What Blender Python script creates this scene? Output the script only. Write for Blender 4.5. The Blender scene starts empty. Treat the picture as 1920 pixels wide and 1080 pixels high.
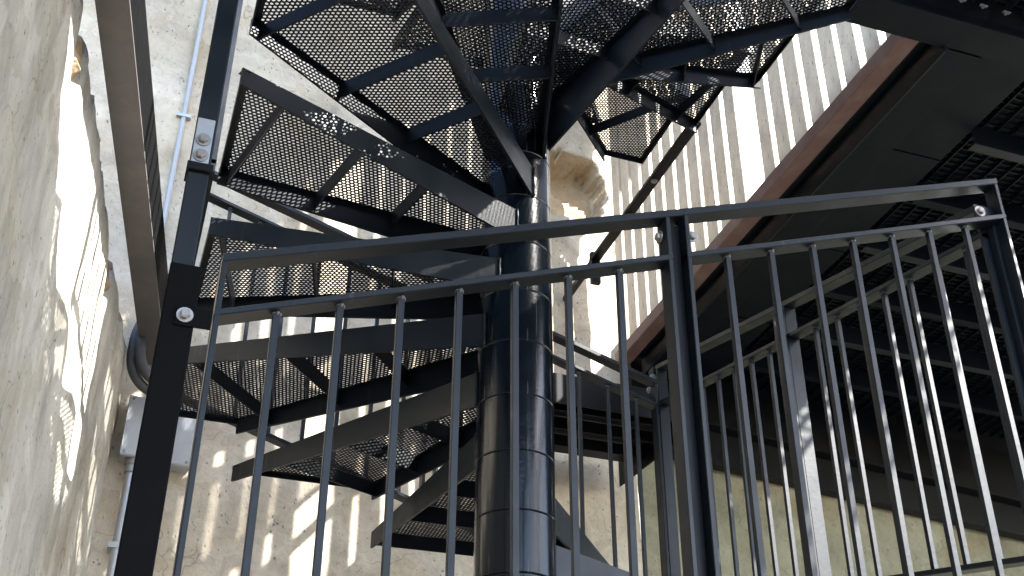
import bpy, math, random
import numpy as np
from mathutils import Vector, Matrix, noise

random.seed(7)
R = math.radians
scene = bpy.context.scene
COL = scene.collection

# ------------------------------------------------------------------ camera
# x runs along the front of the stair, y towards the back wall, z up; z = 0 is eye level
cam_data = bpy.data.cameras.new('camera')
cam = bpy.data.objects.new('camera', cam_data)
COL.objects.link(cam)
M = [[0.944446, -0.177705, 0.276483], [-0.328648, -0.501567, 0.800263], [0.003536, 0.846671, 0.532105]]
m = Matrix(((M[0][0], M[0][1], -M[0][2], -1.1529),
            (M[1][0], M[1][1], -M[1][2], -3.3010),
            (M[2][0], M[2][1], -M[2][2], 0.0),
            (0, 0, 0, 1)))
cam.matrix_world = m
cam_data.sensor_width = 36
cam_data.lens = 43.11
cam_data.clip_start = 0.05
cam_data.clip_end = 2000
scene.camera = cam

# ------------------------------------------------------------------ light
SUN_AZ = Vector((0.75, -0.66, 0)).normalized()
SUN_EL = R(42)
world = bpy.data.worlds.new('World')
scene.world = world
world.use_nodes = True
wn = world.node_tree.nodes
bg = wn['Background']
sky = wn.new('ShaderNodeTexSky')
sky.sky_type = 'NISHITA'
sky.sun_disc = False
sky.sun_elevation = SUN_EL
sky.sun_rotation = math.atan2(SUN_AZ.x, SUN_AZ.y)
sky.air_density = 1.0
sky.dust_density = 1.0
world.node_tree.links.new(sky.outputs[0], bg.inputs['Color'])
bg.inputs['Strength'].default_value = 0.15
sun_data = bpy.data.lights.new('sun', 'SUN')
sun_data.energy = 5.0
sun_data.angle = R(0.5)
sun_data.color = (1.0, 0.96, 0.90)
sun = bpy.data.objects.new('sun', sun_data)
COL.objects.link(sun)
to_sun = Vector((SUN_AZ.x * math.cos(SUN_EL), SUN_AZ.y * math.cos(SUN_EL), math.sin(SUN_EL)))
sun.rotation_euler = to_sun.to_track_quat('Z', 'Y').to_euler()
sun.location = to_sun * 20
scene.view_settings.view_transform = 'Standard'
scene.view_settings.look = 'None'
scene.view_settings.gamma = 1.0
scene.view_settings.use_curve_mapping = False
scene.view_settings.exposure = 2.5
scene.cycles.max_bounces = 7
scene.cycles.diffuse_bounces = 4
scene.cycles.glossy_bounces = 3
scene.cycles.use_adaptive_sampling = True
scene.cycles.adaptive_threshold = 0.02

GROUND = -1.6


# ------------------------------------------------------------------ materials
def mat(name):
    mt = bpy.data.materials.new(name)
    mt.use_nodes = True
    nt = mt.node_tree
    return mt, nt, nt.nodes['Principled BSDF']


def tex(nt, kind, scale, detail=6, rough=.6, coord='Object', sc=(1, 1, 1), **kw):
    tc = nt.nodes.new('ShaderNodeTexCoord')
    mp = nt.nodes.new('ShaderNodeMapping')
    mp.inputs['Scale'].default_value = sc
    nt.links.new(tc.outputs[coord], mp.inputs['Vector'])
    t = nt.nodes.new(kind)
    t.inputs['Scale'].default_value = scale
    if 'Detail' in t.inputs:
        t.inputs['Detail'].default_value = detail
    if 'Roughness' in t.inputs:
        t.inputs['Roughness'].default_value = rough
    for k, v in kw.items():
        setattr(t, k, v)
    nt.links.new(mp.outputs[0], t.inputs['Vector'])
    return t


def ramp(nt, src, stops):
    r = nt.nodes.new('ShaderNodeValToRGB')
    el = r.color_ramp.elements
    while len(el) < len(stops):
        el.new(0.5)
    for e, (p, c) in zip(el, stops):
        e.position = p
        e.color = (*c, 1) if len(c) == 3 else c
    nt.links.new(src, r.inputs[0])
    return r


def mix(nt, fac, a, b, mode='MIX'):
    n = nt.nodes.new('ShaderNodeMix')
    n.data_type = 'RGBA'
    n.blend_type = mode
    if isinstance(fac, float):
        n.inputs[0].default_value = fac
    else:
        nt.links.new(fac, n.inputs[0])
    for s, i in ((a, 6), (b, 7)):
        if isinstance(s, tuple):
            n.inputs[i].default_value = (*s, 1)
        else:
            nt.links.new(s, n.inputs[i])
    return n.outputs[2]


def bump(nt, bsdf, src, strength, dist):
    b = nt.nodes.new('ShaderNodeBump')
    b.inputs['Strength'].default_value = strength
    b.inputs['Distance'].default_value = dist
    nt.links.new(src, b.inputs['Height'])
    prev = bsdf.inputs['Normal'].links
    if prev:
        nt.links.new(prev[0].from_socket, b.inputs['Normal'])
    nt.links.new(b.outputs[0], bsdf.inputs['Normal'])


def paint(name, base, rough=.38, dust=(.09, .085, .08), dust_amt=.35, metallic=0.0, spec=.5, drip=0):
    mt, nt, b = mat(name)
    n1 = tex(nt, 'ShaderNodeTexNoise', 7, 4, .65)
    n2 = tex(nt, 'ShaderNodeTexNoise', 60, 1, .6)
    f = ramp(nt, n1.outputs[0], [(.45, (0, 0, 0)), (.8, (dust_amt,) * 3)])
    c = mix(nt, f.outputs[0], base, dust)
    if drip:
        dr = tex(nt, 'ShaderNodeTexNoise', 42, 3, .6, sc=(1, 1, .07))
        dm = tex(nt, 'ShaderNodeTexNoise', 2.3, 3, .6)
        r1 = ramp(nt, dr.outputs[0], [(.60, (0, 0, 0)), (.72, (drip,) * 3)])
        r2 = ramp(nt, dm.outputs[0], [(.48, (0, 0, 0)), (.62, (1, 1, 1))])
        c = mix(nt, mix(nt, 1.0, r1.outputs[0], r2.outputs[0], 'MULTIPLY'), c, (.16, .155, .145))
    nt.links.new(c, b.inputs['Base Color'])
    rr = ramp(nt, n1.outputs[0], [(.3, (rough * .85,) * 3), (.75, (min(1, rough * 1.35),) * 3)])
    nt.links.new(rr.outputs[0], b.inputs['Roughness'])
    b.inputs['Metallic'].default_value = metallic
    b.inputs['Specular IOR Level'].default_value = spec
    bump(nt, b, n2.outputs[0], .12, .002)
    return mt


def plaster(name, base, light, dark, warm, streak=1.0, warm_at=(.55, .75), pit=.5, spots=.36, cracks=0):
    mt, nt, b = mat(name)
    big = tex(nt, 'ShaderNodeTexNoise', 1.1, 6, .62, sc=(1, 1, streak))
    med = tex(nt, 'ShaderNodeTexNoise', 6, 5, .65, sc=(1, 1, streak))
    fine = tex(nt, 'ShaderNodeTexNoise', 45, 3, .7)
    wn_ = tex(nt, 'ShaderNodeTexNoise', 1.7, 5, .65)
    spk = tex(nt, 'ShaderNodeTexNoise', 70, 3, .5, sc=(1, 1, .6))
    c1 = ramp(nt, big.outputs[0], [(.3, dark), (.5, base), (.7, light)])
    m2 = ramp(nt, med.outputs[0], [(.32, (.68, .68, .68)), (.5, (.96, .96, .96)), (.68, (1.15, 1.15, 1.15))])
    c = mix(nt, 1.0, c1.outputs[0], m2.outputs[0], 'MULTIPLY')
    wf = ramp(nt, wn_.outputs[0], [(warm_at[0], (0, 0, 0)), (warm_at[1], (.75, .75, .75))])
    c = mix(nt, wf.outputs[0], c, warm)
    sp = ramp(nt, spk.outputs[0], [(spots - .08, (.75, .75, .75)), (spots, (0, 0, 0))])
    c = mix(nt, sp.outputs[0], c, (.1, .09, .075))
    if cracks:
        dn = tex(nt, 'ShaderNodeTexNoise', 3.0, 3, .6)
        tc = nt.nodes.new('ShaderNodeTexCoord')
        va = nt.nodes.new('ShaderNodeVectorMath')
        va.operation = 'MULTIPLY_ADD'
        nt.links.new(dn.outputs['Color'], va.inputs[0])
        va.inputs[1].default_value = (.5, .5, .5)
        nt.links.new(tc.outputs['Object'], va.inputs[2])
        vo = nt.nodes.new('ShaderNodeTexVoronoi')
        vo.feature = 'DISTANCE_TO_EDGE'
        vo.inputs['Scale'].default_value = 1.6
        nt.links.new(va.outputs[0], vo.inputs['Vector'])
        ck = ramp(nt, vo.outputs['Distance'], [(0.0, (1, 1, 1)), (.007, (0, 0, 0))])
        mk = ramp(nt, wn_.outputs[0], [(.47, (0, 0, 0)), (.56, (cracks,) * 3)])
        cf = mix(nt, 1.0, ck.outputs[0], mk.outputs[0], 'MULTIPLY')
        c = mix(nt, cf, c, (.12, .105, .085))
        pa = ramp(nt, dn.outputs[0], [(.52, (1, 1, 1)), (.535, (.86, .85, .83))])
        c = mix(nt, 1.0, c, pa.outputs[0], 'MULTIPLY')
    nt.links.new(c, b.inputs['Base Color'])
    b.inputs['Roughness'].default_value = .92
    b.inputs['Specular IOR Level'].default_value = .2
    a1 = nt.nodes.new('ShaderNodeMath')
    a1.operation = 'MULTIPLY_ADD'
    nt.links.new(fine.outputs[0], a1.inputs[0])
    a1.inputs[1].default_value = .3 + .2 * pit
    nt.links.new(med.outputs[0], a1.inputs[2])
    bump(nt, b, a1.outputs[0], .6, .018)
    return mt


STEEL = paint('charcoal_painted_steel', (.0028, .0055, .0095), .40, dust=(.010, .011, .013), dust_amt=.25, spec=.30, drip=.12)
STEEL_B = paint('black_painted_steel', (.0022, .003, .0045), .42, dust=(.008, .008, .009), dust_amt=.2, spec=.18)
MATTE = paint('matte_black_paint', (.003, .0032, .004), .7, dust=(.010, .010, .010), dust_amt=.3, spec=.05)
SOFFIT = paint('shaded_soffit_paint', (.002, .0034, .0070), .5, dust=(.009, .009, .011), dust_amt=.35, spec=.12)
SHEET = paint('perforated_steel_paint', (.005, .006, .0085), .42, dust=(.026, .024, .022), dust_amt=.6, spec=.3)
COLM = paint('column_paint', (.002, .004, .007), .17, dust=(.005, .006, .008), dust_amt=.3, spec=.34, drip=.6)
GALV = paint('galvanised_steel', (.42, .44, .47), .38, dust=(.3, .3, .3), dust_amt=.6, metallic=.75)
BEAMG = paint('grey_beam_paint', (.085, .08, .08), .62, dust=(.17, .15, .14), dust_amt=.8)
BOXG = paint('grey_box_plastic', (.42, .44, .47), .45, dust=(.36, .36, .36), dust_amt=.5)
BOLT = paint('zinc_bolt', (.3, .3, .3), .42, dust=(.16, .12, .09), dust_amt=1.0, metallic=.7)
RUSTW = paint('red_oxide_board', (.12, .062, .05), .6, dust=(.2, .14, .12), dust_amt=.9)
WELD = paint('weld_bead', (.10, .105, .11), .5, dust=(.05, .05, .05), dust_amt=.6)
FLEX = paint('corrugated_conduit', (.07, .07, .075), .5)
WALL_B = plaster('old_lime_plaster', (.56, .495, .405), (.67, .605, .51), (.43, .375, .295), (.44, .33, .20), warm_at=(.5, .74), cracks=.5)
WALL_L = plaster('grey_lime_render', (.53, .50, .445), (.66, .63, .57), (.37, .345, .30), (.44, .37, .27), streak=.35,
                 warm_at=(.50, .72), spots=.36, cracks=.55)
WALL_R = plaster('shade_toned_lower_render', (.29, .28, .20), (.36, .34, .26), (.21, .20, .14), (.25, .17, .09), cracks=.9)  # shade under the platform put into a darker, greener plaster colour
STONE = plaster('exposed_sandstone', (.42, .32, .21), (.52, .42, .30), (.27, .19, .12), (.19, .13, .09), pit=1.0)
SLAT = plaster('weathered_slat', (.74, .615, .48), (.80, .68, .55), (.63, .51, .39), (.45, .28, .17), streak=.35,
               warm_at=(.54, .72), pit=.3)
EARTH = plaster('yard_paving', (.075, .072, .068), (.1, .095, .09), (.055, .052, .05), (.07, .06, .05))


# ------------------------------------------------------------------ mesh helpers
class MB:
    def __init__(self):
        self.v = []
        self.f = []
        self.mi = []

    def add(self, verts, faces, mi=0):
        n = len(self.v)
        self.v += [tuple(p) for p in verts]
        self.f += [tuple(i + n for i in f) for f in faces]
        self.mi += [mi] * len(faces)

    def prism(self, ring0, ring1, mi=0):
        n = len(ring0)
        fs = [(i, (i + 1) % n, n + (i + 1) % n, n + i) for i in range(n)]
        fs += [tuple(reversed(range(n))), tuple(range(n, 2 * n))]
        self.add(list(ring0) + list(ring1), fs, mi)

    def bar(self, p0, p1, w, h, side=None, ch=.0016):
        """flat bar from p0 to p1, w across (along `side`), h along the other axis, chamfered edges"""
        p0, p1 = Vector(p0), Vector(p1)
        d = (p1 - p0).normalized()
        if side is None:
            side = d.cross(Vector((0, 0, 1)))
            if side.length < 1e-5:
                side = Vector((1, 0, 0))
        side = Vector(side)
        side = (side - d * side.dot(d)).normalized()
        up = side.cross(d)
        a, b = w / 2, h / 2
        ch = min(ch, a * .45, b * .45)
        prof = [(-a + ch, -b), (a - ch, -b), (a, -b + ch), (a, b - ch), (a - ch, b), (-a + ch, b), (-a, b - ch), (-a, -b + ch)]
        r0 = [p0 + side * x + up * y for x, y in prof]
        r1 = [p1 + side * x + up * y for x, y in prof]
        self.prism(r0, r1)

    def vrail(self, p0, p1, side, w, h, ch=.002):
        """rail with plumb ends: cross-section spanned by `side` (horizontal) and z"""
        p0, p1, side = Vector(p0), Vector(p1), Vector(side).normalized()
        z = Vector((0, 0, 1))
        a = w / 2
        prof = [(-a + ch, 0), (a - ch, 0), (a, ch), (a, h - ch), (a - ch, h), (-a + ch, h), (-a, h - ch), (-a, ch)]
        self.prism([p0 + side * x + z * y for x, y in prof], [p1 + side * x + z * y for x, y in prof])

    def box(self, lo, hi):
        (x0, y0, z0), (x1, y1, z1) = lo, hi
        self.add([(x0, y0, z0), (x1, y0, z0), (x1, y1, z0), (x0, y1, z0), (x0, y0, z1), (x1, y0, z1), (x1, y1, z1), (x0, y1, z1)],
                 [(3, 2, 1, 0), (4, 5, 6, 7), (0, 1, 5, 4), (1, 2, 6, 5), (2, 3, 7, 6), (3, 0, 4, 7)])

    def tube(self, pts, r, n=12, caps=True, rfun=None):
        pts = [Vector(p) for p in pts]
        rings = []
        prev = None
        for i, p in enumerate(pts):
            d = (pts[min(i + 1, len(pts) - 1)] - pts[max(i - 1, 0)]).normalized()
            if prev is None:
                u = d.cross(Vector((0.3, .2, 1)))
                if u.length < 1e-3:
                    u = d.cross(Vector((1, 0, 0)))
            else:
                u = prev - d * prev.dot(d)
            u.normalize()
            prev = u
            w = d.cross(u)
            rr = rfun(i) if rfun else r
            rings.append([p + (u * math.cos(2 * math.pi * k / n) + w * math.sin(2 * math.pi * k / n)) * rr for k in range(n)])
        base = len(self.v)
        for rg in rings:
            self.v += [tuple(q) for q in rg]
        for i in range(len(rings) - 1):
            for k in range(n):
                a = base + i * n + k
                b = base + i * n + (k + 1) % n
                self.f.append((a, b, b + n, a + n))
                self.mi.append(0)
        if caps:
            self.f.append(tuple(base + k for k in reversed(range(n))))
            self.f.append(tuple(base + (len(rings) - 1) * n + k for k in range(n)))
            self.mi += [0, 0]

    def mesh(self, name, mats, off=(0, 0, 0), smooth=False):
        me = bpy.data.meshes.new(name)
        ox, oy, oz = off
        me.from_pydata([(x - ox, y - oy, z - oz) for x, y, z in self.v], [], self.f)
        for mt in mats if isinstance(mats, (list, tuple)) else [mats]:
            me.materials.append(mt)
        if any(self.mi):
            me.polygons.foreach_set('material_index', self.mi)
        if smooth:
            me.polygons.foreach_set('use_smooth', [True] * len(me.polygons))
        me.update()
        return me


def world_loc(o):
    v = Vector((0, 0, 0))
    while o is not None:
        v = v + o.location
        o = o.parent
    return v


def place(name, me, parent=None, loc=None):
    """loc is in world coordinates (no rotations anywhere on parents)"""
    o = bpy.data.objects.new(name, me)
    COL.objects.link(o)
    base = world_loc(parent) if parent else Vector((0, 0, 0))
    if parent:
        o.parent = parent
    o.location = (Vector(loc) if loc is not None else base) - base
    return o


def build(name, mb, mats, parent=None, smooth=False, origin=None):
    """mb in world coordinates"""
    loc = Vector(origin) if origin is not None else (world_loc(parent) if parent else Vector((0, 0, 0)))
    return place(name, mb.mesh(name, mats, loc, smooth), parent, loc)


def tag(o, label=None, cat=None, group=None, kind=None):
    for k, v in (('label', label), ('category', cat), ('group', group), ('kind', kind)):
        if v:
            o[k] = v
    return o


def thing(name, loc, label, cat, group=None):
    o = bpy.data.objects.new(name, None)
    o.empty_display_size = .1
    COL.objects.link(o)
    o.location = loc
    return tag(o, label, cat, group, 'thing')


def smooth_by_angle(o, ang=40):
    me = o.data
    me.polygons.foreach_set('use_smooth', [True] * len(me.polygons))
    try:
        me.set_sharp_from_angle(angle=R(ang))
    except Exception:
        pass


# shared bolt meshes: hex head on a washer, axis along x, y
def bolt_mesh(axis, r=.011, h=.009):
    mb = MB()
    ax = Vector(axis).normalized()
    u = ax.orthogonal().normalized()
    w = ax.cross(u)

    def ring(rad, t, n, ph=0):
        return [ax * t + (u * math.cos(2 * math.pi * k / n + ph) + w * math.sin(2 * math.pi * k / n + ph)) * rad for k in range(n)]
    mb.prism(ring(r * 1.55, 0, 16), ring(r * 1.55, .0025, 16))
    mb.prism(ring(r, .0022, 6), ring(r, .0025 + h * .8, 6))
    mb.prism(ring(r * .96, .0022 + h * .8, 6), ring(r * .75, .0025 + h, 6))
    return mb.mesh('bolt', BOLT)


BOLT_Y = bolt_mesh((0, -1, 0))
BOLT_X = bolt_mesh((-1, 0, 0))
BOLT_Z = bolt_mesh((0, 0, -1))

# ------------------------------------------------------------------ ground
g = MB()
g.add([(-300, -300, GROUND), (300, -300, GROUND), (300, 300, GROUND), (-300, 300, GROUND)], [(0, 1, 2, 3)])
tag(build('ground', g, EARTH), kind='structure')

# ------------------------------------------------------------------ back wall
WA, WB = 1.976, .145          # wall face: y = WA + WB * x


def wall_y(x):
    return WA + WB * x


def fbm(x, y, z, oct=5):
    return noise.fractal(Vector((x, y, z)), .9, 2.1, oct)


def cavity(x, z):
    """depth of the broken-out patch in the plaster, 0 outside"""
    cx, cz = 1.09, 4.42
    dx, dz = (x - cx) / .27, (z - cz) / .25
    d = math.sqrt(dx * dx + dz * dz) + .28 * fbm(x * 5, z * 5, 3.1) + .1 * fbm(x * 17, z * 17, 1.3)
    c = max(0.0, min(1.0, (1.0 - d) * 11))
    # lower, shallower patch where only the top coat has come off
    d2 = math.sqrt(((x - 1.1) / .36) ** 2 + ((z - 4.06) / .20) ** 2) + .3 * fbm(x * 6, z * 6, 8.7) + .08 * fbm(x * 21, z * 21, 2.3)
    c2 = max(0.0, min(1.0, (1.0 - d2) * 14)) * .22
    return max(c, c2)


def wall_grid(x0, x1, z0, z1, step, amp, with_cavity, mats):
    mb = MB()
    nx, nz = int((x1 - x0) / step) + 1, int((z1 - z0) / step) + 1
    cav = {}
    for j in range(nz):
        z = z0 + (z1 - z0) * j / (nz - 1)
        for i in range(nx):
            x = x0 + (x1 - x0) * i / (nx - 1)
            dy = amp * fbm(x * 1.3, z * 1.3, 1.7) + amp * .35 * fbm(x * 7, z * 7, 5.2)
            c = cavity(x, z) if with_cavity and .4 < x < 1.6 and 3.5 < z < 5 else 0
            cav[(i, j)] = c
            if c > 0:
                dy += c * (.13 + .07 * (1 if fbm(x * 3, z * 2.2, 2.9, 2) > .05 else 0) + .05 * math.sin((x - .8) * 9) * math.sin((z - 4.0) * 7 + x * 4) + .012 * fbm(x * 14, z * 20, 4, 4))
            mb.v.append((x, wall_y(x) + dy, z))
    for j in range(nz - 1):
        for i in range(nx - 1):
            a = j * nx + i
            mb.f.append((a, a + 1, a + 1 + nx, a + nx))
            mb.mi.append(1 if (cav[(i, j)] + cav[(i + 1, j + 1)] > .5) else 0)
    return mb


bw = thing('back_wall', (-.7, wall_y(-.7), GROUND), 'tall beige plastered wall behind the spiral stair with a broken ochre stone patch', 'wall')
mb = wall_grid(-3.2, 1.45, GROUND, 8.5, .024, .012, True, None)
wo = build('plaster_face', mb, [WALL_B, STONE], bw, smooth=True)
mb = MB()                                            # end of the wall: the pier return and its body behind the face
mb.prism([(1.447, wall_y(1.45) - .004, 3.0), (1.447, wall_y(1.45) + .45, 3.0), (-3.2, wall_y(-3.2) + .45, 3.0), (-3.2, wall_y(-3.2) + .25, 3.0), (1.2, wall_y(1.2) + .25, 3.0)],
         [(1.447, wall_y(1.45) - .004, 8.5), (1.447, wall_y(1.45) + .45, 8.5), (-3.2, wall_y(-3.2) + .45, 8.5), (-3.2, wall_y(-3.2) + .25, 8.5), (1.2, wall_y(1.2) + .25, 8.5)])
build('pier_return', mb, WALL_B, bw)
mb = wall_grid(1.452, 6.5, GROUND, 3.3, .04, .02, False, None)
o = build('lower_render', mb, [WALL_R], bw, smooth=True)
o['label'] = 'lower render under the platform, its shade put into a darker greenish colour'

# ------------------------------------------------------------------ added white block behind the slats, brightens their gaps
WHITE = plaster('white_render', (.78, .77, .75), (.82, .81, .8), (.72, .71, .69), (.7, .67, .62), warm_at=(.7, .95))
gb = thing('bright_backdrop', (6, 5, GROUND), 'added bright building glimpsed through the gaps of the slat screen', 'backdrop')
mb = MB()
mb.box((1.9, 4.6, GROUND), (14, 9, 13.5))
build('wall', mb, WHITE, gb)
mb = MB()
mb.prism([(1.7, 4.4, 13.5), (14.2, 4.4, 13.5), (14.2, 9.2, 13.5), (1.7, 9.2, 13.5)], [(1.7, 6.7, 15.2), (14.2, 6.7, 15.2), (14.2, 6.9, 15.2), (1.7, 6.9, 15.2)])
build('roof', mb, STONE, gb)

# ------------------------------------------------------------------ left wall with ragged broken top
LW0, LWS = -1.215 - .135 * 1.67, .135                # x = LW0 + LWS * y


def lw_x(y):
    return LW0 + LWS * y


def lw_top(y):
    t = 2.66 + .05 * fbm(y * 2.3, 7.7, 0) + .045 * fbm(y * 9, 2.2, 0) + .03 * fbm(y * 30, 5.1, 0)
    for c, w, dpt in ((-.28, .10, .22), (.93, .13, .17), (.35, .07, .05), (1.35, .08, .07)):
        t -= dpt * max(0.0, 1 - ((y - c) / w) ** 2)
    return t


lw = thing('side_wall', (lw_x(-1), -1, GROUND), 'grey rendered wall at left with a ragged broken top edge', 'wall')
mb = MB()
ny, nz = 420, 120
ys = [-5 + 6.82 * i / (ny - 1) for i in range(ny)]
for i, y in enumerate(ys):
    tp = lw_top(y)
    for j in range(nz):
        z = GROUND + (tp - GROUND) * (j / (nz - 1)) ** .8
        dx = .016 * fbm(y * 1.5, z * 1.1, 4.4) + .006 * fbm(y * 8, z * 5, 9.1)
        e = max(0.0, 1 - (tp - z) / .12)
        dx -= e * e * (.03 + .02 * fbm(y * 12, z * 12, 6.6))
        mb.v.append((lw_x(y) + dx, y, z))
    # broken top running back into the wall's thickness
    for j, (bx, bz) in enumerate(((-.08, .015), (-.2, -.02), (-.42, .03))):
        mb.v.append((lw_x(y) + bx, y, tp + bz + .035 * fbm(y * 8, bx * 9, 3.3)))
    mb.v.append((lw_x(y) - .42, y, GROUND))
cs = nz + 4
for i in range(ny - 1):
    for j in range(cs - 1):
        a = i * cs + j
        mb.f.append((a, a + cs, a + cs + 1, a + 1))
        mb.mi.append(1 if j >= nz - 2 else 0)
build('render_face', mb, [WALL_L, STONE], lw, smooth=True)
for i, (y, s) in enumerate(((-.42, .06), (-.3, .075), (-.2, .05), (.3, .05), (.85, .06), (.97, .07), (1.3, .05), (1.46, .04), (.6, .04))):
    sm = MB()                                        # rubble stones sitting in the broken edge
    n = 10
    c = Vector((lw_x(y) - .07, y, lw_top(y) + s * .2))
    rings = []
    for a in range(5):
        th = math.pi * (a + .5) / 5
        rings.append([c + Vector((math.sin(th) * math.cos(2 * math.pi * k / n) * s, math.sin(th) * math.sin(2 * math.pi * k / n) * s * 1.25, math.cos(th) * s * .8)) *
                      1.0 + noise.noise_vector(Vector((a * 1.3 + i * 7, k * .9, y * 5))) * s * .3 for k in range(n)])
    base = []
    for rg in rings:
        base += rg
    fs = [(a * n + k, a * n + (k + 1) % n, (a + 1) * n + (k + 1) % n, (a + 1) * n + k) for a in range(4) for k in range(n)]
    fs += [tuple(range(n)), tuple(reversed(range(4 * n, 5 * n)))]
    sm.add(base, fs)
    build('rubble_stone', sm, STONE, lw, origin=c)

# ------------------------------------------------------------------ spiral stair
H = .1898
Z0 = 1.593
S = 1.02
RC = .1225
ANG = {0: 101.9, 1: 126.5, 2: 153, 3: 180.5, 4: 207, 5: 233.5, 6: 259.5, 7: 290, 8: 326, 9: 356, 10: 385, 11: 411.6,
       12: 438, 13: 465, 14: 491, -1: 75, -2: 48, -3: 21}


def ang(k):
    return ANG.get(k, ANG[-3] + (k + 3) * 27.7 if k < 0 else 0)


def outer(a):
    c, s = math.cos(R(a)), math.sin(R(a))
    q = S / max(abs(c), abs(s))
    return Vector((c * q, s * q, 0))


def edge_line(k, off=.095):
    """plan line of a side plate between tread k and k+1: from the column surface to the outer square;
    it runs past the column axis at `off`, positive on its climbing side"""
    N = outer(ang(k))
    dist = N.length
    beta = math.asin(off / dist)
    a = math.atan2(N.y, N.x)
    d = Vector((math.cos(a - beta), math.sin(a - beta), 0))
    perp = Vector((-d.y, d.x, 0))
    inner = perp * off + d * math.sqrt(RC * RC - off ** 2)
    return inner, N, d, perp


stair = thing('spiral_staircase', (0, 0, GROUND), 'dark steel spiral staircase with perforated wedge treads around a thick round column', 'staircase')
colm = MB()
colm.tube([(0, 0, GROUND), (0, 0, 5.4)], RC - .006, 48)
co = build('column', colm, COLM, stair)
smooth_by_angle(co)
sl = MB()
hh = H / 2 - .0006
prof = [(RC - .002, -hh), (RC - .0008, -hh + .0010), (RC, -hh + .003), (RC, hh - .003), (RC - .0008, hh - .0010), (RC - .002, hh)]
n = 64
for r_, z_ in prof:
    for k in range(n):
        sl.v.append((r_ * math.cos(2 * math.pi * k / n), r_ * math.sin(2 * math.pi * k / n), z_))
for i in range(len(prof) - 1):
    for k in range(n):
        a, b = i * n + k, i * n + (k + 1) % n
        sl.f.append((a, b, b + n, a + n))
        sl.mi.append(0)
sl_me = sl.mesh('sleeve', COLM)
first = True
zj = 1.929
for j in range(-18, 17):
    so = place('sleeve', sl_me, co, (0, 0, zj + (j + .5) * H))
    if first:
        smooth_by_angle(so, 15)
        first = False


def inside(pt, poly):
    s = False
    for i in range(len(poly)):
        a, b = poly[i], poly[i - 1]
        if (a[1] > pt[1]) != (b[1] > pt[1]) and pt[0] < (b[0] - a[0]) * (pt[1] - a[1]) / (b[1] - a[1]) + a[0]:
            s = not s
    return s


def perforated(poly, ax, pitch, hole, ztop, th):
    """sheet of hexagonal cells, each with a six-sided hole cut right through, limited to the plan polygon"""
    P = np.array([(p.x, p.y) for p in poly])
    c, s = math.cos(ax), math.sin(ax)
    rot = np.array([[c, s], [-s, c]])
    L = P @ rot.T
    x0, y0 = L.min(0)
    x1, y1 = L.max(0)
    dy = pitch * math.sqrt(3) / 2
    pts = []
    for j in range(int((y1 - y0) / dy) + 2):
        xs = np.arange(x0 + (pitch / 2 if j % 2 else 0), x1 + pitch, pitch)
        pts.append(np.stack([xs, np.full_like(xs, y0 + j * dy)], 1))
    pts = np.concatenate(pts)
    # vectorised point in polygon on the local polygon
    allin = np.ones(len(pts), bool)
    for q in range(6):
        tp = pts + np.array([math.cos(q * math.pi / 3 + math.pi / 6), math.sin(q * math.pi / 3 + math.pi / 6)]) * pitch * .56
        ins = np.zeros(len(pts), bool)
        for i in range(len(L)):
            a, b = L[i], L[i - 1]
            cond = (a[1] > tp[:, 1]) != (b[1] > tp[:, 1])
            with np.errstate(divide='ignore', invalid='ignore'):
                xi = (b[0] - a[0]) * (tp[:, 1] - a[1]) / (b[1] - a[1]) + a[0]
            ins ^= cond & (tp[:, 0] < xi)
        allin &= ins
    pts = pts[allin]
    w = pts @ rot
    keep = np.hypot(w[:, 0], w[:, 1]) > RC + .003
    w = w[keep]
    nc = len(w)
    k = np.arange(6)
    # cell corners point along local y because neighbours sit along local x
    ph = ax + math.pi / 6 + k * math.pi / 3
    oc = np.stack([np.cos(ph), np.sin(ph)], 1)
    ro = pitch / math.sqrt(3) * 1.0005
    ringO = w[:, None, :] + oc[None] * ro
    ringI = w[:, None, :] + oc[None] * hole
    V = np.zeros((nc, 4, 6, 3), np.float32)
    V[:, 0, :, :2] = ringO
    V[:, 0, :, 2] = ztop - th
    V[:, 1, :, :2] = ringI
    V[:, 1, :, 2] = ztop - th
    V[:, 2, :, :2] = ringI
    V[:, 2, :, 2] = ztop
    V[:, 3, :, :2] = ringO
    V[:, 3, :, 2] = ztop
    quad = []
    for r_ in range(3):
        for i in range(6):
            j = (i + 1) % 6
            quad.append((r_ * 6 + i, r_ * 6 + j, (r_ + 1) * 6 + j, (r_ + 1) * 6 + i))
    quad = np.array(quad)
    F = (np.arange(nc)[:, None, None] * 24 + quad[None]).reshape(-1)
    return V.reshape(-1, 3), F


def np_mesh(name, V, F, mt):
    me = bpy.data.meshes.new(name)
    nf = len(F) // 4
    me.vertices.add(len(V))
    me.vertices.foreach_set('co', V.astype(np.float32).ravel())
    me.loops.add(len(F))
    me.loops.foreach_set('vertex_index', F.astype(np.int32))
    me.polygons.add(nf)
    me.polygons.foreach_set('loop_start', np.arange(0, nf * 4, 4, dtype=np.int32))
    me.polygons.foreach_set('loop_total', np.full(nf, 4, np.int32))
    me.materials.append(mt)
    me.update(calc_edges=True)
    me.validate()
    return me


T_TOP, T_IN, T_OUT = .080, -.042, .018


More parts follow.
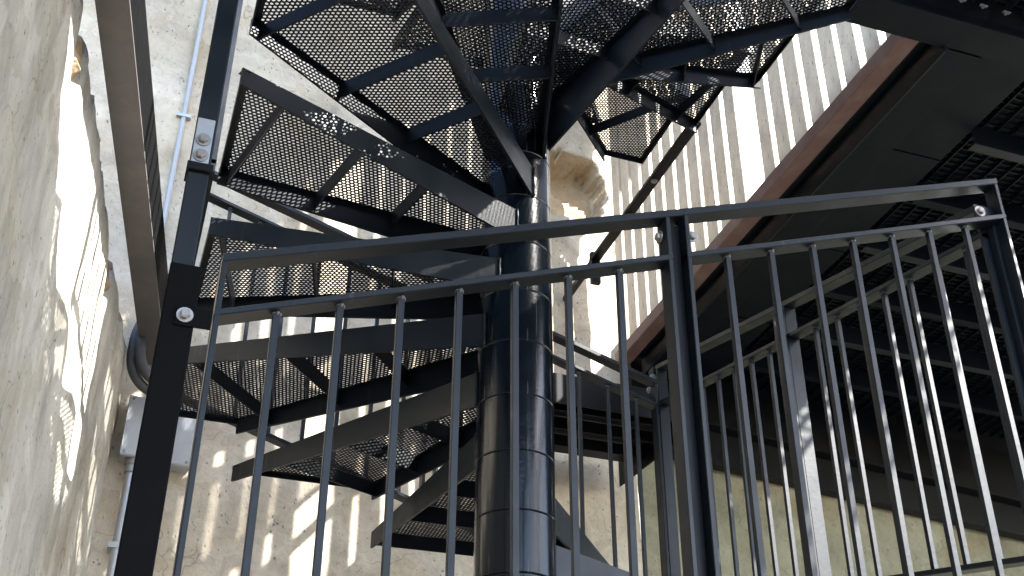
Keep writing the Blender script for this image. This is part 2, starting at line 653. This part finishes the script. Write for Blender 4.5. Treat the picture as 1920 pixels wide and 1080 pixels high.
def side_plate(k_line, zk, shift, name, parent, off=.095, deep=0.0):
    inner, N, d, perp = edge_line(k_line, off)
    a = inner + perp * shift - d * .03
    b = N + perp * shift
    # keep the shifted plate's end inside the square
    t = perp * .004
    mb = MB()
    t_in = T_IN - deep
    r0 = [a - t + Vector((0, 0, zk + t_in)), a + t + Vector((0, 0, zk + t_in)), a + t + Vector((0, 0, zk + T_TOP)), a - t + Vector((0, 0, zk + T_TOP))]
    r1 = [b - t + Vector((0, 0, zk + T_OUT)), b + t + Vector((0, 0, zk + T_OUT)), b + t + Vector((0, 0, zk + T_TOP)), b - t + Vector((0, 0, zk + T_TOP))]
    mb.prism(r0, r1)
    o = build(name, mb, STEEL, parent)
    return o


CORNERS = [(45, Vector((S, S, 0))), (135, Vector((-S, S, 0))), (225, Vector((-S, -S, 0))), (315, Vector((S, -S, 0)))]
for k in range(-16, 15):
    zk = Z0 + k * H
    iL, NL, dL, pL = edge_line(k)
    iT, NT, dT, pT = edge_line(k - 1, -.09)
    a0, a1 = ang(k - 1), ang(k)
    poly = [iT + pT * .006, NT + pT * .006]
    for base_a in range(-720, 1081, 360):
        for ca, cv in CORNERS:
            if a0 + 1 < ca + base_a < a1 - 1:
                poly.append(cv.copy())
    poly += [NL - pL * .004, iL - pL * .004]
    # corners have to come in angular order
    mid = poly[2:-2]
    fine = k >= -3
    pitch, hole = (.0152, .0057) if fine else (.034, .011)
    bis = math.atan2((dL + dT).y, (dL + dT).x)
    V, F = perforated(poly, bis, pitch, hole, zk + T_TOP - .001, .0026)
    V = V - np.array([0, 0, GROUND], np.float32)
    tr = place('tread', np_mesh('tread', V, F, SHEET), stair, world_loc(stair))
    side_plate(k, zk, -.004, 'side_plate', tr, deep=.11 if k == 7 else 0.0)
    side_plate(k - 1, zk, .006, 'side_plate', tr, -.09)
    # folded rim under the sheet hides the cut edge of the perforation
    rim = MB()
    zr = zk + T_TOP - .0085
    npoly = len(poly)
    ctr = sum(poly, Vector((0, 0, 0))) / npoly
    for i in range(1, npoly - 2):
        p, q = poly[i], poly[i + 1]
        e = (q - p).normalized()
        inn = Vector((-e.y, e.x, 0))
        if inn.dot(ctr - p) < 0:
            inn = -inn
        rim.bar(p + inn * .004 + Vector((0, 0, zk + T_TOP - .013)), q + inn * .004 + Vector((0, 0, zk + T_TOP - .013)), .006, .026, side=inn)
        rim.add([p + inn * .007 + Vector((0, 0, zr)), q + inn * .007 + Vector((0, 0, zr)), q + inn * .026 + Vector((0, 0, zr)), p + inn * .026 + Vector((0, 0, zr))], [(0, 1, 2, 3)])
    for (i_, N_, d_, p_, sg) in ((iL, NL, dL, pL, -1), (iT, NT, dT, pT, 1)):
        q0, q1 = i_ + p_ * sg * .008, N_ + p_ * sg * .008
        rim.add([q0 + Vector((0, 0, zr)), q1 + Vector((0, 0, zr)), q1 + p_ * sg * .018 + Vector((0, 0, zr)), q0 + p_ * sg * .018 + Vector((0, 0, zr))], [(0, 1, 2, 3)])
    build('rim', rim, STEEL, tr)
    # ribs across the wedge
    bd = Vector((math.cos(bis), math.sin(bis), 0))
    reach = min(NL.dot(bd), NT.dot(bd)) * .97
    for fr in (1.0, .70, .43):
        r_ = reach * fr

        def hit(i_, d_, sh, pp):
            b_ = i_ + pp * sh
            t_ = (r_ - b_.dot(bd)) / d_.dot(bd)
            return b_ + d_ * t_
        A = hit(iL, dL, -.009, pL)
        B = hit(iT, dT, .011, pT)
        if (A - B).length < .03:
            continue
        hgt = .055 if fr == 1.0 else .062
        rb = MB()
        zc = zk + T_TOP - .0055 - hgt / 2
        rb.bar(A + Vector((0, 0, zc)), B + Vector((0, 0, zc)), .006, hgt, side=bd)
        build('rib', rb, STEEL, tr)
    # weld bead where the plate meets the sleeve
    wb = MB()
    pts = []
    for i in range(14):
        z = zk + T_IN + (T_TOP - T_IN) * i / 13
        pts.append(iL + pL * .004 + Vector((0, 0, z)) + dL * (.002 + .002 * random.random()))
    wb.tube(pts, .005, 7, rfun=lambda i: .0042 + .002 * random.random())
    build('weld', wb, STEEL, tr, smooth=True)


# ------------------------------------------------------------------ railings
def guard(name, A, B, out, top, midz, botz, bal, label, group='railing panels bolted around the stair', weld=True):
    """A, B: plan ends; out: outward normal; top/midz/botz: functions of run length giving underside heights"""
    A, B, out = Vector((*A, 0)), Vector((*B, 0)), Vector((*out, 0))
    L = (B - A).length
    d = (B - A) / L
    root = thing(name, A + Vector((0, 0, botz(0))), label, 'railing', group)
    W, T = .05, .019

    def pt(s, z):
        return A + d * s + Vector((0, 0, z))
    for nm, f, t in (('top_rail', top, .021), ('middle_rail', midz, .016), ('bottom_rail', botz, .016)):
        mb = MB()
        mb.vrail(pt(0, f(0)), pt(L, f(L)), out, W, t)
        build(nm, mb, STEEL, root)
    for s in (.006, L - .006):
        mb = MB()
        mb.bar(pt(s, botz(s) - .03), pt(s, top(s) - .001), .012, W - .002, side=d)
        build('post', mb, STEEL, root)
    # square bars, one shared mesh
    ref = bal[0]
    ln = midz(ref) - botz(ref) - .016
    bm_ = MB()
    bm_.bar((0, 0, 0), (0, 0, -ln), .0152, .0152, side=d, ch=.001)
    me = bm_.mesh('baluster', STEEL)
    wm = MB()
    if weld:
        for q in range(5):
            a = q * 2 * math.pi / 5
            c = Vector((math.cos(a), math.sin(a), 0)) * .0065
            wm.tube([c + Vector((0, 0, .0005)), c + Vector((0, 0, -.004)), c * .8 + Vector((0, 0, -.008))], .004, 6, rfun=lambda i: (.0055, .0045, .002)[i])
        wme = wm.mesh('weld', WELD, smooth=True)
    for s in bal:
        b_ = place('baluster', me, root, pt(s, midz(s) + .0004))
        b_.rotation_euler = (random.uniform(-.004, .004), random.uniform(-.004, .004), random.uniform(-.04, .04))
        if weld:
            place('weld', wme, b_, pt(s, midz(s)))
    return root


def add_bolt(parent, me, loc):
    return place('bolt', me, parent, loc)


GP = 1.054
ft = lambda x: 1.765 + .3467 * x
fm = lambda x: 1.6377 + .3517 * x
x0 = -1.026
p1 = guard('stair_railing', (x0, -GP), (.030, -GP), (0, -1), lambda s: ft(x0 + s), lambda s: fm(x0 + s), lambda s: fm(x0 + s) - 1.03,
           [-.899 + .1322 * i - x0 for i in range(7)], 'charcoal railing panel in front of the round column, left of the double post')
x1 = .070
p2 = guard('stair_railing', (x1, -GP), (1.098, -GP), (0, -1), lambda s: ft(x1 + s), lambda s: fm(x1 + s), lambda s: fm(x1 + s) - 1.03,
           [.194 + .1283 * i - x1 for i in range(7)], 'charcoal railing panel at front right with sunlit lower bars')
rt = lambda y: 2.345 + .262 * y
rm = lambda y: 2.212 + .2216 * y
rb_ = lambda y: 1.275 + .2300 * y
GX = 1.075
guard('stair_railing', (GX, -1.02), (GX, .028), (1, 0), lambda s: rt(-1.02 + s), lambda s: rm(-1.02 + s), lambda s: rb_(-1.02 + s),
      [.10 + .1322 * i for i in range(7)], 'railing panel on the right side of the stair, nearest the camera, below the platform')
guard('stair_railing', (GX, .062), (GX, 1.09), (1, 0), lambda s: rt(.062 + s), lambda s: rm(.062 + s), lambda s: rb_(.062 + s),
      [.125 + .1322 * i for i in range(7)], 'farther railing panel on the right side of the stair, beside the black back corner')
bt = lambda x: 2.858 - .32 * x
bm2 = lambda x: 2.745 - .32 * x
bb = lambda x: bm2(x) - .937
GB = 1.065
guard('stair_railing', (1.03, GB), (.03, GB), (0, 1), lambda s: bt(1.03 - s), lambda s: bm2(1.03 - s), lambda s: bb(1.03 - s),
      [.10 + .1322 * i for i in range(7)], 'railing panel behind the stair, right of the round column')
guard('stair_railing', (-.01, GB), (-1.03, GB), (0, 1), lambda s: bt(-.01 - s), lambda s: bm2(-.01 - s), lambda s: bb(-.01 - s),
      [.10 + .1322 * i for i in range(7)], 'railing panel behind the stair, left of the round column, partly behind treads')
lt = lambda y: 3.55 - .33 * y
guard('stair_railing', (-GP, 1.02), (-GP, .03), (-1, 0), lambda s: lt(1.02 - s), lambda s: lt(1.02 - s) - .125, lambda s: lt(1.02 - s) - 1.06,
      [.10 + .1322 * i for i in range(7)], 'railing panel on the left side of the stair, seen almost edge on')

# ------------------------------------------------------------------ corner posts
cp = thing('corner_post', (-1.095, -1.055, GROUND), 'thick black post at front left with a thinner post rising from it', 'post', 'stair corner posts')
mb = MB()
mb.bar((-1.095, -1.055, GROUND), (-1.095, -1.055, 1.385), .066, .05, side=(1, 0, 0), ch=.003)
build('lower_post', mb, MATTE, cp)
mb = MB()
mb.bar((-1.104, -1.045, 1.385), (-1.104, -1.045, 4.6), .046, .046, side=(1, 0, 0), ch=.003)
build('upper_post', mb, STEEL, cp)
mb = MB()
mb.bar((-1.10, -1.0825, 1.262), (-1.03, -1.0825, 1.262), .004, .045, side=(0, 1, 0))
build('bracket', mb, MATTE, cp)
add_bolt(cp, BOLT_Y, (-1.083, -1.085, 1.263))
mb = MB()
mb.bar((-1.106, -1.0715, 1.645), (-1.106, -1.0715, 1.775), .038, .005, side=(1, 0, 0))
o = build('plate', mb, GALV, cp)
o['label'] = 'bare galvanised connecting plate'
add_bolt(cp, BOLT_Y, (-1.106, -1.0745, 1.715))
add_bolt(cp, BOLT_Y, (-1.106, -1.0745, 1.672))
mb = MB()
mb.bar((-1.131, -1.052, 1.640), (-1.075, -1.052, 1.640), .056, .02, side=(0, 1, 0))
build('collar', mb, STEEL_B, cp)

cp = thing('corner_post', (GX, -GP, GROUND), 'dark post where the front and right railings meet at far right', 'post', 'stair corner posts')
mb = MB()
mb.bar((GX + .02, -GP + .03, GROUND), (GX + .02, -GP + .03, 2.03), .045, .045, side=(1, 0, 0), ch=.003)
build('upright', mb, STEEL, cp)
mb = MB()
mb.bar((GX - .055, -GP + .008, 2.05), (GX + .02, -GP + .008, 2.05), .006, .05, side=(0, 1, 0))
build('bracket', mb, STEEL, cp)
add_bolt(cp, BOLT_Y, (GX - .04, -GP + .004, 2.05))
cp = thing('corner_post', (GX, 1.14, GROUND), 'black bolted post at the back right corner of the stair, under the beam end', 'post', 'stair corner posts')
mb = MB()
mb.bar((GX, 1.14, GROUND), (GX, 1.14, 2.66), .05, .05, side=(1, 0, 0), ch=.003)
build('upright', mb, STEEL_B, cp)
for dz in (0, ):
    add_bolt(cp, BOLT_Y, (GX - .03, 1.112, 2.60))
    add_bolt(cp, BOLT_X, (GX - .028, 1.16, 2.56))
cp = thing('corner_post', (-1.06, GB, GROUND), 'dark post at the back left corner of the stair behind the treads', 'post', 'stair corner posts')
mb = MB()
mb.bar((-1.068, GB + .03, GROUND), (-1.068, GB + .03, 3.3), .045, .045, side=(1, 0, 0), ch=.003)
build('upright', mb, STEEL, cp)
# intermediate post on the right side
cp = thing('railing_post', (GX + .05, .045, GROUND), 'wide flat post between the two right side railing panels', 'post', 'stair corner posts')
mb = MB()
mb.bar((GX - .032, .045, GROUND), (GX - .032, .045, 2.33), .07, .01, side=(0, 1, 0), ch=.002)
build('upright', mb, STEEL, cp)
add_bolt(cp, BOLT_X, (GX - .037, .045, 2.29))
cp = thing('railing_post', (.05, -GP, GROUND), 'dark flat post filling the joint between the two front railing panels', 'post', 'stair corner posts')
mb = MB()
mb.bar((.05, -GP + .012, GROUND), (.05, -GP + .012, ft(.05) - .008), .036, .014, side=(1, 0, 0))
build('upright', mb, STEEL_B, cp)
mb = MB()
mb.vrail((.0306, -GP, ft(.0306)), (.0694, -GP, ft(.0694)), (0, 1, 0), .0496, .0208)
build('splice_plate', mb, STEEL, cp)
for bx in (.018, .082):
    add_bolt(p1 if bx < .05 else p2, BOLT_X if bx < .05 else BOLT_Y, (bx - .006 if bx < .05 else bx + .02, -GP + .004, ft(bx) - .045))

# ------------------------------------------------------------------ platform on the right
PZ = 3.2
pf = thing('steel_platform', (1.3, 0, PZ), 'dark steel walkway platform overhead at right with mesh floor and deep beams', 'platform')
YB = wall_y(1.31) - .1
mb = MB()
mb.bar((1.335, -.64, PZ + .035), (1.335, YB, PZ + .035), .075, .07, side=(1, 0, 0), ch=.004)
o = build('edge_board', mb, RUSTW, pf)
o['label'] = 'red brown edge board'
mb = MB()
mb.bar((1.392, -.64, PZ + .055), (1.392, YB, PZ + .055), .036, .03, side=(1, 0, 0))
mb.bar((1.435, -.64, PZ + .075), (1.435, YB, PZ + .075), .045, .012, side=(1, 0, 0))
mb.bar((1.46, -.64, PZ + .02), (1.46, YB, PZ + .02), .008, .12, side=(1, 0, 0))
build('edge_angle', mb, STEEL, pf)
mb = MB()
mb.bar((1.55, -.64, PZ - .012), (1.55, YB + .05, PZ - .012), .15, .014, side=(1, 0, 0))
mb.bar((1.55, -.64, PZ + .11), (1.55, YB + .05, PZ + .11), .01, .23, side=(1, 0, 0))
mb.bar((1.55, -.64, PZ + .23), (1.55, YB + .05, PZ + .23), .15, .014, side=(1, 0, 0))
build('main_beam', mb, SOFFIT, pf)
yy = -.63
for ln in (.62, .74, .70, .72):
    mb = MB()
    z_ = PZ + .035 + random.uniform(-.003, .003)
    y2 = min(yy + ln, YB + .05)
    mb.bar((1.77, yy + .003, z_), (1.77, y2 - .003, z_ + random.uniform(-.003, .003)), .268, .012, side=(1, 0, 0))
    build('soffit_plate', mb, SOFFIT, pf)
    yy = y2
mb = MB()                                            # cross beam overhead
mb.bar((1.035, -.70, PZ - .012), (4.4, -.70, PZ - .012), .14, .014, side=(0, 1, 0))
mb.bar((1.035, -.70, PZ + .11), (4.4, -.70, PZ + .11), .01, .22, side=(0, 1, 0))
mb.bar((1.035, -.70, PZ + .23), (4.4, -.70, PZ + .23), .14, .014, side=(0, 1, 0))
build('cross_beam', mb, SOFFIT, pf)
for i in range(6):                                   # joists under the mesh
    y = -.20 + .40 * i
    mb = MB()
    mb.bar((1.92, y, PZ + .03), (4.4, y + .03, PZ + .03), .006, .10, side=(0, 1, 0))
    mb.bar((1.92, y + .02, PZ - .018), (4.4, y + .05, PZ - .018), .045, .006, side=(0, 1, 0))
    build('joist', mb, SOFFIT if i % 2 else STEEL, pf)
mb = MB()                                            # ledger against the wall
mb.bar((1.4, wall_y(1.4) - .05, 3.095), (5.6, wall_y(5.6) - .05, 3.095), .07, .69, side=(-WB, 1, 0))
mb.bar((1.4, wall_y(1.4) - .09, 2.95), (5.6, wall_y(5.6) - .09, 2.95), .14, .012, side=(-WB, 1, 0))
build('ledger_beam', mb, STEEL_B, pf)


def grating(x0, x1, y0, y1, z, pa=.034, pb=.075):
    mb = MB()
    x = x0
    while x < x1:
        mb.box((x, y0, z), (x + .004, y1, z + .03))
        x += pb
    y = y0
    while y < y1:
        mb.box((x0, y, z + .012), (x1, y + .0035, z + .028))
        y += pa
    return mb


gm = build('mesh_floor', grating(1.91, 4.5, -.62, 2.3, PZ + .085), STEEL, pf)
gm['kind'] = 'stuff'
gm = build('mesh_floor', grating(1.2, 2.34, -3.6, -.78, PZ + .085), STEEL, pf)
gm['kind'] = 'stuff'
mb = MB()
mb.box((1.48, -.6, PZ + .25), (9, 3.2, PZ + .29))
build('deck', mb, STEEL_B, pf)
mb = MB()
mb.box((1.2, -3.6, PZ + .25), (2.34, -.605, PZ + .29))
build('deck', mb, STEEL_B, pf)
mb = MB()
mb.box((-2.4, -4.6, PZ + .20), (1.195, -1.22, PZ + .25))  # deck added over the camera, out of view, to shade wall and railing
build('deck', mb, STEEL_B, pf)
mb = MB()
mb.bar((-2.4, -1.255, PZ + .09), (1.195, -1.255, PZ + .09), .06, .2, side=(0, 1, 0))  # edge of the added shading deck, also out of view
build('added_deck_edge', mb, STEEL, pf)
cm = MB()
cm.tube([(0, 0, 0), (0, 0, -.012)], .007, 8)
cm.bar((-.012, 0, -.002), (.02, 0, -.002), .012, .003, side=(0, 1, 0))
cme = cm.mesh('clip', GALV)
for i in range(14):
    place('clip', cme, pf, (1.905, -.55 + i * .19 + random.uniform(-.02, .02), PZ + .084))
for i in range(9):
    place('clip', cme, pf, (1.14 + i * .1 + random.uniform(-.01, .01), -.785, PZ + .083))

# ------------------------------------------------------------------ added slab over the stair, out of view, blocks the sun
rf = thing('sun_block_slab', (-1, 0, 7.0), 'unseen slab added over the stair to shade the upper back wall', 'roof')
mb = MB()
mb.box((-1.2, -1.4, 7.0), (2.1, 2.6, 7.2))
build('slab', mb, WALL_B, rf)
for i in range(20):  # uneven ends give the added slab a ragged shadow edge
    mb = MB()
    y = -1.4 + .2 * i + random.uniform(-.03, .03)
    mb.box((1.9, y, 7.21), (2.1 + random.uniform(.1, .42), y + random.uniform(.14, .2), 7.25))
    build('board', mb, SLAT, rf)

# ------------------------------------------------------------------ slatted screen standing on the platform edge
sc = thing('slat_screen', (1.31, .7, PZ + .07), 'tall screen of pale vertical slats above the red brown edge board', 'screen')
pitch = .1335
y = -.60
i = 0
while y < wall_y(1.31) - .1:
    if not (.44 < y + .05 < .54):
        w = .096 + random.uniform(-.006, .006)
        mb = MB()
        top = 6.4 + random.uniform(-.02, .02)
        mb.bar((1.325, y + w / 2, PZ + .071), (1.325 + random.uniform(-.004, .004), y + w / 2 + random.uniform(-.004, .004), top), w, .024, side=(0, 1, 0), ch=.003)
        build('slat', mb, SLAT, sc, origin=(1.325, y, PZ + .07))
    y += pitch
mb = MB()
mb.box((1.342, 1.58, 4.3), (1.352, 2.06, 5.9))  # panel added behind the slats to keep sun off the wall pier
build('sun_block_board', mb, SLAT, sc)
for z in (4.9, 6.2):
    mb = MB()
    mb.bar((1.36, -.62, z), (1.36, YB, z), .04, .06, side=(1, 0, 0))
    build('back_rail', mb, STEEL, sc)

# ------------------------------------------------------------------ small landing and tie bar behind the stair
ld = thing('corner_landing', (.95, 1.6, 2.5), 'dark steel corner landing between the back railing and the wall', 'landing')
mb = MB()
for (a, b) in (((.55, 1.30), (1.36, 1.30)), ((1.36, 1.30), (1.30, 2.08)), ((.55, 1.30), (.55, 2.02))):
    mb.bar((*a, 2.57), (*b, 2.57), .008, .15)
build('frame', mb, STEEL_B, ld)
mb = MB()
mb.box((.556, 1.306, 2.61), (1.35, 2.03, 2.615))
build('deck', mb, SHEET, ld)
for i in range(3):
    mb = MB()
    mb.bar((.56, 1.46 + .18 * i, 2.575), (1.34, 1.46 + .18 * i, 2.575), .006, .06, side=(0, 1, 0))
    build('rib', mb, STEEL_B, ld)

tb = thing('tie_bar', (1.02, 1.1, 3.6), 'bolted dark flat bar running from the upper treads back to the wall pier', 'bracket')
mb = MB()
mb.bar((1.04, .5, 3.6), (1.04, 1.72, 3.6), .05, .02, side=(1, 0, 0))
build('flat_bar', mb, STEEL_B, tb)
mb = MB()
mb.bar((1.04, 1.70, 3.45), (1.04, 1.70, 3.64), .05, .03, side=(1, 0, 0))
mb.bar((1.04, 1.70, 3.60), (1.04, wall_y(1.04), 3.60), .03, .03, side=(1, 0, 0))
build('end_plate', mb, STEEL_B, tb)
add_bolt(tb, BOLT_Z, (1.04, .95, 3.589))
add_bolt(tb, BOLT_Z, (1.04, 1.25, 3.589))

# ------------------------------------------------------------------ steel beam along the left wall
bd_ = Vector((.135, .99, 0)).normalized()
bs = Vector((bd_.y, -bd_.x, 0))
P0 = Vector((-1.43 + .135 * (-1.2 + .38), -1.2, 0))
beam = thing('steel_beam', (-1.43, -.38, 2.7), 'long grey steel beam along the top of the left wall', 'beam')


def on_beam(y, off, z):
    q = Vector((-1.42 + .1455 * (y + .48), y, z - .075))
    return q + bs * off


mb = MB()
mb.bar(on_beam(-2.6, 0, 2.706), on_beam(1.80, 0, 2.706), .10, .012, side=bs)
build('bottom_flange', mb, BEAMG, beam)
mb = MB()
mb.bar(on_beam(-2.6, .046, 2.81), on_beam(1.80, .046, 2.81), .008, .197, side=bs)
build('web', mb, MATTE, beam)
mb = MB()
mb.bar(on_beam(-2.6, -.046, 2.81), on_beam(1.80, -.046, 2.81), .008, .197, side=bs)
build('web', mb, BEAMG, beam)
mb = MB()
mb.bar(on_beam(-2.6, 0, 2.914), on_beam(1.80, 0, 2.914), .10, .008, side=bs)
build('top_flange', mb, BEAMG, beam)

# ------------------------------------------------------------------ electrical box and conduits on the back wall
bx = thing('junction_box', (-1.015, wall_y(-1.015), 2.15), 'light grey electrical box on the wall behind the black post', 'electrical box')
yb = wall_y(-1.015)
mb = MB()
mb.bar((-1.16, yb - .05, 2.285), (-.87, yb - .05 + .29 * WB, 2.285), .09, .27, side=(-WB, 1, 0), ch=.008)
build('case', mb, BOXG, bx)
mb = MB()
mb.bar((-1.163, yb - .108, 2.285), (-.867, yb - .108 + .296 * WB, 2.285), .024, .278, side=(-WB, 1, 0), ch=.006)
build('lid', mb, BOXG, bx)
for sx in (-1.145, -.885):
    for sz in (2.163, 2.407):
        mb = MB()
        yy = yb - .121 + (sx + 1.16) * WB
        mb.tube([(sx, yy + .003, sz), (sx, yy - .003, sz)], .006, 10)
        build('screw', mb, BOLT, bx)

pipe = thing('conduit_pipe', (-1.105, wall_y(-1.1) - .06, GROUND), 'galvanised conduit pipe rising to the grey electrical box', 'pipe')
mb = MB()
yp = wall_y(-1.105) - .055
mb.tube([(-1.105, yp, GROUND), (-1.105, yp, 2.135)], .021, 20)
o = build('tube', mb, GALV, pipe)
smooth_by_angle(o)
mb = MB()
mb.tube([(-1.105, yp, 2.085), (-1.105, yp, 2.12), (-1.105, yp, 2.121), (-1.105, yp, 2.15)], .028, 20, rfun=lambda i: (.028, .028, .032, .032)[i])
o = build('gland', mb, BOLT, pipe)
smooth_by_angle(o)
for z in (1.75, .6):
    mb = MB()
    mb.box((-1.14, yp - .024, z), (-1.07, yp + .05, z + .025))
    build('clip', mb, GALV, pipe)
pp = thing('wall_conduit', (-1.16, wall_y(-1.16) - .03, 2.9), 'thin grey conduit running up the beige wall beside the steel beam', 'pipe')
mb = MB()
yq = wall_y(-1.16) - .022
mb.tube([(-1.16, yq, 2.85), (-1.16, yq, 8.4)], .0125, 14)
o = build('tube', mb, BOXG, pp)
smooth_by_angle(o)
for z in (4.03, 5.4, 3.0):
    mb = MB()
    mb.box((-1.195, yq - .015, z), (-1.125, yq + .02, z + .018))
    build('clip', mb, GALV, pp)

# corrugated conduit looping below the beam end
fx = thing('corrugated_conduit', (-1.2, 1.65, 2.6), 'dark corrugated conduit curling below the end of the grey beam', 'conduit')
ctrl = [(-1.10, 1.72, 3.1), (-1.13, 1.70, 2.9), (-1.175, 1.62, 2.72), (-1.187, 1.60, 2.62), (-1.18, 1.60, 2.51), (-1.135, 1.60, 2.43), (-1.06, 1.62, 2.395), (-.95, 1.68, 2.39), (-.85, 1.75, 2.39)]
for off in (0, .05):
    cp_ = [Vector(c) + Vector((off * .55, -off * .6, off * .55)) for c in ctrl]
    pts = []
    for i in range(1, len(cp_) - 2):                 # Catmull-Rom through the control points
        for q in range(26):
            t = q / 26
            a, b, c, d = cp_[i - 1], cp_[i], cp_[i + 1], cp_[i + 2]
            pts.append(.5 * ((2 * b) + (c - a) * t + (2 * a - 5 * b + 4 * c - d) * t * t + (3 * b - a - 3 * c + d) * t ** 3))
    mb = MB()
    mb.tube(pts, .022, 12, rfun=lambda i: .0235 if i % 2 else .0195)
    build('hose', mb, FLEX, fx, smooth=True)
